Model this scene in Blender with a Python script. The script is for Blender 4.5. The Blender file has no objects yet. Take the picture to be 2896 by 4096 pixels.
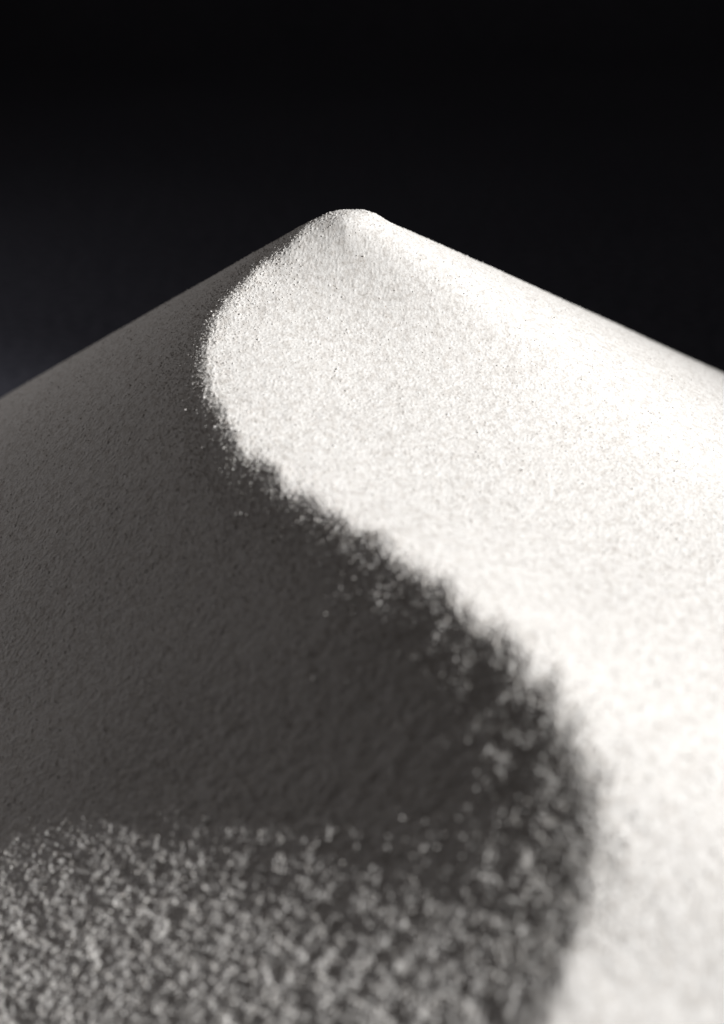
import bpy, math
import numpy as np

scene = bpy.context.scene
rad = math.radians

# ------------------------------------------------------------------ camera
APEX = 0.20                                  # height of the heap (metres)
VIEW_ELEV = rad(17.0)                        # elevation of the lens above the apex
DIST = 0.55
PITCH = VIEW_ELEV + math.atan(302 / 1600)
cam_data = bpy.data.cameras.new('camera')
cam = bpy.data.objects.new('camera', cam_data)
scene.collection.objects.link(cam)
cam.location = (0.0055, -DIST * math.cos(VIEW_ELEV), APEX + DIST * math.sin(VIEW_ELEV))
cam.rotation_euler = (rad(90) - PITCH, 0, 0)
cam_data.sensor_fit = 'VERTICAL'
cam_data.sensor_height = 36.0
cam_data.lens = 36.0 * 1600 / 1024
cam_data.clip_start = 0.01
cam_data.clip_end = 50
cam_data.dof.use_dof = True
cam_data.dof.focus_distance = 0.538
cam_data.dof.aperture_fstop = 5.6
scene.camera = cam
scene.render.resolution_x, scene.render.resolution_y = 724, 1024

# ------------------------------------------------------------------ light
KEY_AZ, KEY_EL = rad(-18.0), rad(25.5)        # hard key: low from the right
world = bpy.data.worlds.new('World')
scene.world = world
world.use_nodes = True
bg = world.node_tree.nodes['Background']
bg.inputs['Color'].default_value = (1.0, 0.90, 0.835, 1)
bg.inputs['Strength'].default_value = 0.035


def aim(o, target):
    from mathutils import Vector
    o.rotation_euler = (Vector(target) - o.location).to_track_quat('-Z', 'Y').to_euler()


key_data = bpy.data.lights.new('key_spot', 'SPOT')
key = bpy.data.objects.new('key_spot', key_data)
scene.collection.objects.link(key)
KT = (-0.05, -0.152, 0.20)
KD = 2.6
key.location = (KT[0] + KD * math.cos(KEY_EL) * math.cos(KEY_AZ),
                KT[1] + KD * math.cos(KEY_EL) * math.sin(KEY_AZ),
                KT[2] + KD * math.sin(KEY_EL))
aim(key, KT)
key_data.energy = 495
key_data.color = (1.0, 0.985, 0.965)
key_data.shadow_soft_size = 0.012
key_data.spot_size = rad(19)
key_data.spot_blend = 1.0

fill_data = bpy.data.lights.new('fill_panel', 'AREA')
fill = bpy.data.objects.new('fill_panel', fill_data)
scene.collection.objects.link(fill)
fill.location = (-0.55, 0.26, 0.30)
aim(fill, (-0.15, 0.15, 0.0))
fill_data.size = 0.12
fill_data.energy = 0.52
fill_data.color = (1.0, 0.955, 0.945)

scene.view_settings.view_transform = 'Standard'
scene.view_settings.look = 'None'
scene.view_settings.exposure = 0.0
scene.view_settings.gamma = 1.0
scene.view_settings.use_curve_mapping = False
scene.render.engine = 'CYCLES'

rng = np.random.default_rng(7)

# ------------------------------------------------------------------ shape of the heap
mm = 0.001
# plan of the crest line that runs down the heap (metres, apex at the origin)
CREST = np.array([
    (6.0, 6.0), (0.0, 5.0), (-9.0, 3.0), (-20.4, -5.0), (-29.4, -8.5), (-36.5, -17.3), (-43.3, -28.1), (-46.9,
    -39.7), (-47.4, -53.1), (-45.0, -66.2), (-39.9, -79.7), (-33.7, -91.6), (-22.2, -106.2), (-8.7, -122.5), (4.1,
    -136.9), (16.1, -152.7), (25.3, -165.0), (34.1, -175.2), (41.5, -185.6), (47.6, -194.8), (51.4, -202.8),
    (54.1, -210.8), (56.2, -218.5), (57.2, -225.8), (55.1, -233.6), (52.2, -239.6), (47.6, -246.4), (44.2,
    -252.8), (41.8, -258.6), (34.8, -280.6), (26.8, -325.6)]) * mm
# upper edge of the apron at the foot of the shaded face
APRON = np.array([
    (-303.0, -126.1), (-103.0, -146.1), (-87.9, -152.5), (-59.3, -164.5), (-32.4, -180.1), (-13.5, -194.5), (4.2,
    -205.6), (20.9, -213.8), (36.9, -217.4), (45.6, -213.5), (51.6, -201.5)]) * mm
U = np.array([math.cos(KEY_AZ), math.sin(KEY_AZ)])
V = np.array([-U[1], U[0]])
TE = math.tan(KEY_EL)


def base_height(x, y):
    r2 = x * x + y * y
    r = np.sqrt(r2) + 1e-9
    s = 0.60 - np.where(x > 0, 0.046, 0.068) * x / r
    return APEX - s * (np.sqrt(r2 + 0.007 ** 2) - 0.0062)


def polyline_distance(x, y, pts):
    d = np.full(x.shape, 1e9)
    for a, b in zip(pts[:-1], pts[1:]):
        ab = b - a
        t = np.clip(((x - a[0]) * ab[0] + (y - a[1]) * ab[1]) / (ab @ ab), 0, 1)
        d = np.minimum(d, np.hypot(x - a[0] - t * ab[0], y - a[1] - t * ab[1]))
    return d


def inside(x, y, poly):
    r = np.zeros(x.shape, bool)
    n = len(poly)
    for i in range(n):
        (x0, y0), (x1, y1) = poly[i], poly[(i + 1) % n]
        if y0 == y1:
            continue
        c = ((y0 > y) != (y1 > y)) & (x < (x1 - x0) * (y - y0) / (y1 - y0) + x0)
        r ^= c
    return r


def sstep(a, b, x):
    t = np.clip((x - a) / (b - a), 0, 1)
    return t * t * (3 - 2 * t)


# coarse solve: bend the cone so that slopes across the crest match the two faces
GS = 0.002
gx = np.arange(-0.26, 0.2001, GS)
gy = np.arange(-0.36, 0.1501, GS)
X, Y = np.meshgrid(gx, gy)
B0 = base_height(X, Y)
shade_poly = np.vstack([CREST, [(0.03, -0.6), (-0.6, -0.6), (-0.6, 0.35)]])
apron_poly = np.vstack([APRON, CREST[21:], [(0.03, -0.6), (-0.6, -0.6)]])
in_shade = inside(X, Y, shade_poly)
in_apron = inside(X, Y, apron_poly) & in_shade
dc = polyline_distance(X, Y, CREST) * np.where(in_shade, -1, 1)
da = polyline_distance(X, Y, APRON) * np.where(in_apron, -1, 1)
low = sstep(-0.06, -0.17, Y)
wr = np.random.default_rng(21)
ragged = np.zeros_like(X)                    # small slips that fray the crest line
for wl, amp in ((0.022, 1.0), (0.014, 1.0), (0.009, 0.9), (0.0065, 0.8)):
    for _ in range(5):
        a_ = wr.random() * 2 * math.pi
        ragged += amp / 3.5 * np.sin(2 * math.pi / wl * (X * math.cos(a_) + Y * math.sin(a_)) + wr.random() * 6.28)
dc = dc + ragged * (0.0011 + 0.0014 * low)
band = 0.005 + 0.008 * low
T_shade = TE + 0.05 + 0.11 * sstep(0, 1, -dc / (band * 2.0)) * sstep(0.004, 0.03, da) - 0.02 * sstep(0.02, 0.0, da)
wob = np.sin(X * 150 + 2.0 * np.sin(Y * 90)) * np.sin(X * 67 + Y * 110 + 1.0)
T_apron = TE + 0.02 - 0.105 * sstep(0.0, 0.024, -da + 0.005 * wob + 0.004 * ragged) + 0.02 * wob + 0.022 * ragged
T_shade = np.where(in_apron, T_apron, T_shade)
at_foot = sstep(-0.205, -0.228, Y)
lip = 0.02 - 0.10 * at_foot
T_lit = TE + lip - (0.72 + lip) * sstep(0, 1, dc / (0.0045 + 0.003 * low + 0.002 * at_foot))
T = np.where(in_shade, T_shade, T_lit)

bu_x = B0.copy()


def grad(a):
    return (a[:-1, 1:] - a[:-1, :-1]) / GS, (a[1:, :-1] - a[:-1, :-1]) / GS


def gradT(px, py, shape):
    o = np.zeros(shape)
    o[:-1, 1:] += px / GS
    o[:-1, :-1] -= px / GS
    o[1:, :-1] += py / GS
    o[:-1, :-1] -= py / GS
    return o


R = np.hypot(X, Y)
Wu = np.where(in_shade, 3.0, 0.5 + 0.4 * sstep(0.07, 0.02, dc))
Wu *= 1 - 0.9 * sstep(-0.02, 0.05, Y - 0.3 * np.abs(X)) * 1.0
Wu = Wu[:-1, :-1]
Wv = 0.03
sil = sstep(-0.01, 0.03, Y - 0.10 * np.abs(X) + 0.5 * np.maximum(X, 0))      # silhouette sector and the far side stay a plain cone
Wc = 1.0 + 60000.0 * sil + 100000 * (R < 0.008)
Wl = 1.5e-3


def lap(a):
    o = np.zeros_like(a)
    o[1:-1, 1:-1] = (a[1:-1, 2:] + a[1:-1, :-2] + a[2:, 1:-1] + a[:-2, 1:-1] - 4 * a[1:-1, 1:-1]) / GS
    return o


def lapT(a):
    a = a.copy()
    a[0] = a[-1] = 0
    a[:, 0] = a[:, -1] = 0
    o = np.zeros_like(a)
    o[1:-1, 2:] += a[1:-1, 1:-1]
    o[1:-1, :-2] += a[1:-1, 1:-1]
    o[2:, 1:-1] += a[1:-1, 1:-1]
    o[:-2, 1:-1] += a[1:-1, 1:-1]
    o[1:-1, 1:-1] -= 4 * a[1:-1, 1:-1]
    return o / GS


def A(c):
    px, py = grad(c)
    cu = (px * U[0] + py * U[1]) * Wu
    cv = (px * V[0] + py * V[1]) * Wv
    return gradT(cu * U[0] + cv * V[0], cu * U[1] + cv * V[1], c.shape) + Wc * c + Wl / GS * 0.002 * lapT(lap(c)) * 40


b0x, b0y = grad(B0)
q = (T[:-1, :-1] - (b0x * U[0] + b0y * U[1])) * Wu
rhs = gradT(q * U[0], q * U[1], B0.shape)
c = np.zeros_like(B0)
res = rhs - A(c)
p = res.copy()
rs = (res * res).sum()
rs0 = rs
for it in range(900):
    Ap = A(p)
    al = rs / (p * Ap).sum()
    c += al * p
    res -= al * Ap
    rn = (res * res).sum()
    if rn < 1e-10 * rs0:
        break
    p = res + rn / rs * p
    rs = rn
# fade the correction out towards the border of the solve
fade = sstep(-0.26, -0.20, X) * sstep(0.20, 0.15, X) * sstep(-0.36, -0.30, Y) * sstep(0.15, 0.10, Y)
CORR = c * fade


def bilinear(f, x, y, x0, y0, st):
    fx = np.clip((x - x0) / st, 0, f.shape[1] - 1.001)
    fy = np.clip((y - y0) / st, 0, f.shape[0] - 1.001)
    i, j = fx.astype(int), fy.astype(int)
    fx, fy = fx - i, fy - j
    return (f[j, i] * (1 - fx) + f[j, i + 1] * fx) * (1 - fy) + (f[j + 1, i] * (1 - fx) + f[j + 1, i + 1] * fx) * fy


def noise_tile(n, lo, hi, seed, aniso=1.0):
    """periodic band-passed noise, unit variance; lo/hi in cycles per tile"""
    g = np.random.default_rng(seed).standard_normal((n, n))
    k = np.fft.fftfreq(n) * n
    kx, ky = np.meshgrid(k, k)
    kk = np.hypot(kx, ky * aniso) + 1e-9
    w = np.exp(-(kk / hi) ** 2) * (1 - np.exp(-(kk / lo) ** 2)) / np.sqrt(kk)
    o = np.real(np.fft.ifft2(np.fft.fft2(g) * w))
    return (o / o.std()).astype(np.float32)


def sample_tile(t, x, y, size):
    n = t.shape[0]
    fx, fy = (x / size * n), (y / size * n)
    i, j = np.floor(fx).astype(int), np.floor(fy).astype(int)
    fx, fy = fx - i, fy - j
    i0, j0, i1, j1 = i % n, j % n, (i + 1) % n, (j + 1) % n
    return (t[j0, i0] * (1 - fx) + t[j0, i1] * fx) * (1 - fy) + (t[j1, i0] * (1 - fx) + t[j1, i1] * fx) * fy


def stretch(lo, hi, step, far_lo, far_hi, growth=1.12):
    core = np.arange(lo, hi, step)
    left, right = [lo], [core[-1]]
    s = step
    while left[-1] > far_lo:
        s *= growth
        left.append(left[-1] - s)
    s = step
    while right[-1] < far_hi:
        s *= growth
        right.append(right[-1] + s)
    return np.concatenate([left[:0:-1], core, right[1:]])


STEP = 0.0003
xs = stretch(-0.138, 0.150, STEP, -0.46, 0.46)
ys = stretch(-0.250, 0.085, STEP, -0.46, 0.46)
HX, HY = np.meshgrid(xs, ys)
HZ = base_height(HX, HY) + bilinear(CORR, HX, HY, gx[0], gy[0], GS)
# foot of the heap: slope runs out onto the table
foot = 0.006
HZ = foot * np.logaddexp(0, HZ / foot) - 0.004 * sstep(0.03, 0.0, HZ)
CELL = np.maximum(np.gradient(xs)[None, :] + 0 * HY, np.gradient(ys)[:, None] + 0 * HX)
fine = sstep(0.0012, 0.0004, CELL)
t1 = noise_tile(1024, 30, 90, 1)             # lumps, 1.3 to 4 mm
t2 = noise_tile(1024, 200, 460, 2)           # grain
t3 = noise_tile(512, 3, 9, 3)                # broad unevenness
t4 = noise_tile(1024, 8, 28, 4)              # slides, 4 to 15 mm
g2 = np.exp(0.55 * t2)
g2 = ((g2 - g2.mean()) / g2.std()).astype(np.float32)
dcf = bilinear(dc, HX, HY, gx[0], gy[0], GS)
near = np.exp(-(dcf / 0.007) ** 2)
HU, HV = HX * U[0] + HY * U[1], HX * V[0] + HY * V[1]
foot_in = sstep(-0.12, -0.205, HY) * (0.12 + 0.88 * sstep(0.006, -0.004, dcf))   # coarser lumps have rolled down the sheltered face
RELIEF = 0.00012 * sample_tile(t3, HX, HY, 0.35)
RELIEF += 0.00005 * (1 + 2.6 * foot_in) * sample_tile(t4, HU / 2.0, HV, 0.10) * sstep(0.006, 0.002, CELL)
sheltered = sstep(0.0, -0.012, dcf)
RELIEF += 0.000024 * (1 + 0.9 * sheltered + 3.5 * foot_in) * sample_tile(t1, HU / 2.0, HV, 0.10) * sstep(0.003, 0.001, CELL)
RELIEF += fine * 0.000065 * (1 + 0.8 * near + 0.5 * sheltered) * sample_tile(g2, HU / 1.4, HV, 0.25)
HZ += RELIEF

ny, nx = HX.shape
verts = np.stack([HX, HY, HZ], -1).reshape(-1, 3).astype(np.float32)
ii, jj = np.meshgrid(np.arange(nx - 1), np.arange(ny - 1))
v0 = (jj * nx + ii)
quads = np.stack([v0, v0 + 1, v0 + nx + 1, v0 + nx], -1).reshape(-1, 4)
top = np.maximum.reduce([verts[quads[:, k], 2] for k in range(4)])
quads = quads[top > -0.0035]


def grid_mesh(name, verts, quads):
    me = bpy.data.meshes.new(name)
    me.vertices.add(len(verts))
    me.vertices.foreach_set('co', verts.ravel())
    me.loops.add(quads.size)
    me.loops.foreach_set('vertex_index', quads.ravel().astype(np.int32))
    me.polygons.add(len(quads))
    me.polygons.foreach_set('loop_start', np.arange(0, quads.size, 4, dtype=np.int32))
    me.polygons.foreach_set('loop_total', np.full(len(quads), 4, np.int32))
    me.polygons.foreach_set('use_smooth', np.ones(len(quads), bool))
    me.update(calc_edges=True)
    return me


used = np.unique(quads)
remap = np.zeros(len(verts), np.int64)
remap[used] = np.arange(len(used))
heap_me = grid_mesh('powder_heap', verts[used], remap[quads])
heap = bpy.data.objects.new('powder_heap', heap_me)
scene.collection.objects.link(heap)
heap['label'] = 'pointed heap of fine white powder with a curved crest on black cloth'
heap['category'] = 'powder heap'


# loose grains lying on the surface, most of them along the crest
NG = 30000
gi = rng.random((NG * 14, 2)) * [0.285, 0.33] + [-0.137, -0.248]
ix = np.clip(np.searchsorted(xs, gi[:, 0]), 1, len(xs) - 2)
iy = np.clip(np.searchsorted(ys, gi[:, 1]), 1, len(ys) - 2)
gd = polyline_distance(gi[:, 0], gi[:, 1], CREST)
keep = rng.random(len(gi)) < (0.3 + 0.7 * sstep(0.012, 0.04, np.hypot(gi[:, 0], gi[:, 1]))) * ( 0.035 + 0.965 * np.exp(-(gd / 0.010) ** 2))
ix, iy = ix[keep][:NG], iy[keep][:NG]
NG = len(ix)
gp = np.stack([HX[iy, ix], HY[iy, ix], HZ[iy, ix]], -1)
ph = (1 + 5 ** 0.5) / 2
ico = np.array([(-1, ph, 0), (1, ph, 0), (-1, -ph, 0), (1, -ph, 0), (0, -1, ph), (0, 1, ph), (0, -1, -ph), (0, 1, -ph),
                (ph, 0, -1), (ph, 0, 1), (-ph, 0, -1), (-ph, 0, 1)]) / math.hypot(1, ph)
ico_f = np.array([(0, 11, 5), (0, 5, 1), (0, 1, 7), (0, 7, 10), (0, 10, 11), (1, 5, 9), (5, 11, 4), (11, 10, 2),
                  (10, 7, 6), (7, 1, 8), (3, 9, 4), (3, 4, 2), (3, 2, 6), (3, 6, 8), (3, 8, 9), (4, 9, 5),
                  (2, 4, 11), (6, 2, 10), (8, 6, 7), (9, 8, 1)])
size = 0.00013 * np.exp(0.35 * rng.standard_normal(NG)) * (1 + 0.8 * sstep(-0.05, -0.22, gp[:, 1]))
size = np.clip(size, 0.00007, 0.0004)
gv = ico[None] * size[:, None, None] * (1 + 0.18 * rng.standard_normal((NG, 12, 1)))
gv *= 1 + 0.2 * rng.standard_normal((NG, 1, 3))
gv = gv + gp[:, None] + np.array([0, 0, 1]) * (size * 0.45)[:, None, None]
gf = (ico_f[None] + 12 * np.arange(NG)[:, None, None]).reshape(-1, 3)
gme = bpy.data.meshes.new('loose_grains')
gme.vertices.add(NG * 12)
gme.vertices.foreach_set('co', gv.astype(np.float32).ravel())
gme.loops.add(gf.size)
gme.loops.foreach_set('vertex_index', gf.ravel().astype(np.int32))
gme.polygons.add(len(gf))
gme.polygons.foreach_set('loop_start', np.arange(0, gf.size, 3, dtype=np.int32))
gme.polygons.foreach_set('loop_total', np.full(len(gf), 3, np.int32))
gme.polygons.foreach_set('use_smooth', np.ones(len(gf), bool))
gme.update(calc_edges=True)
grains = bpy.data.objects.new('loose_grains', gme)
scene.collection.objects.link(grains)
grains.parent = heap
grains['kind'] = 'stuff'
grains['label'] = 'loose white powder grains scattered over the crest of the heap'


# ------------------------------------------------------------------ materials
def new_mat(name):
    m = bpy.data.materials.new(name)
    m.use_nodes = True
    nt = m.node_tree
    return m, nt, nt.nodes, nt.links, nt.nodes['Principled BSDF']


def noise(N, L, coord, scale, detail=2.0):
    n = N.new('ShaderNodeTexNoise')
    n.inputs['Scale'].default_value = scale
    n.inputs['Detail'].default_value = detail
    L.new(coord, n.inputs['Vector'])
    return n.outputs['Fac']


def ramp(N, L, fac, stops):
    n = N.new('ShaderNodeValToRGB')
    e = n.color_ramp.elements
    while len(e) < len(stops):
        e.new(0.5)
    for el, (p_, c_) in zip(e, stops):
        el.position = p_
        el.color = (*c_, 1)
    L.new(fac, n.inputs['Fac'])
    return n.outputs['Color']


def mult(N, L, a, b):
    n = N.new('ShaderNodeMix')
    n.data_type = 'RGBA'
    n.blend_type = 'MULTIPLY'
    n.inputs['Factor'].default_value = 1.0
    L.new(a, n.inputs['A'])
    L.new(b, n.inputs['B'])
    return n.outputs['Result']


m, nt, N, L, P = new_mat('white_powder')
co = N.new('ShaderNodeTexCoord').outputs['Object']
# single grains differ a little in whiteness; a few are tan specks
grain = ramp(N, L, noise(N, L, co, 1500, 1.0), [(0.30, (0.66, 0.64, 0.62)), (0.48, (0.80, 0.787, 0.770)), (0.70, (0.86, 0.850, 0.838))])
lump = ramp(N, L, noise(N, L, co, 420, 2.0), [(0.33, (0.84, 0.825, 0.81)), (0.56, (1, 1, 1))])
vor = N.new('ShaderNodeTexVoronoi')
vor.inputs['Scale'].default_value = 260
L.new(co, vor.inputs['Vector'])
speck = ramp(N, L, vor.outputs['Distance'], [(0.035, (0.62, 0.50, 0.38)), (0.06, (1, 1, 1))])
L.new(mult(N, L, mult(N, L, grain, lump), speck), P.inputs['Base Color'])
bump = N.new('ShaderNodeBump')
bump.inputs['Strength'].default_value = 0.35
bump.inputs['Distance'].default_value = 0.0002
L.new(noise(N, L, co, 2200, 1.0), bump.inputs['Height'])
L.new(bump.outputs['Normal'], P.inputs['Normal'])
P.inputs['Roughness'].default_value = 1.0
P.inputs['Specular IOR Level'].default_value = 0.0
heap_me.materials.append(m)
gme.materials.append(m)

m, nt, N, L, P = new_mat('black_cloth')
co = N.new('ShaderNodeTexCoord').outputs['Object']
nap = ramp(N, L, noise(N, L, co, 160, 4.0), [(0.36, (0.055, 0.058, 0.074)), (0.66, (0.115, 0.117, 0.145))])
cloud = ramp(N, L, noise(N, L, co, 4, 3.0), [(0.3, (0.85, 0.85, 0.86)), (0.7, (1, 1, 1))])
L.new(mult(N, L, nap, cloud), P.inputs['Base Color'])
P.inputs['Roughness'].default_value = 1.0
P.inputs['Specular IOR Level'].default_value = 0.0
cloth_mat = m

# ------------------------------------------------------------------ black cloth under and behind the heap
bm_v, bm_f = [], []
prof = [(-1.2, 0.0), (1.2, 0.0)]
for k in range(1, 13):
    a = k / 12 * math.pi / 2
    prof.append((1.2 + 0.5 * math.sin(a), 0.5 - 0.5 * math.cos(a)))
prof.append((1.7, 1.6))
for (yy, zz) in prof:
    bm_v += [(-2.0, yy, zz), (2.0, yy, zz)]
for k in range(len(prof) - 1):
    bm_f.append((2 * k, 2 * k + 1, 2 * k + 3, 2 * k + 2))
me = bpy.data.meshes.new('ground')
me.from_pydata(bm_v, [], bm_f)
me.polygons.foreach_set('use_smooth', np.ones(len(bm_f), bool))
me.materials.append(cloth_mat)
ground = bpy.data.objects.new('ground', me)
scene.collection.objects.link(ground)
ground['kind'] = 'structure'
ground['label'] = 'seamless black cloth under and behind the white heap'
print('tris', len(quads) * 2 + len(gf), 'cg', it)
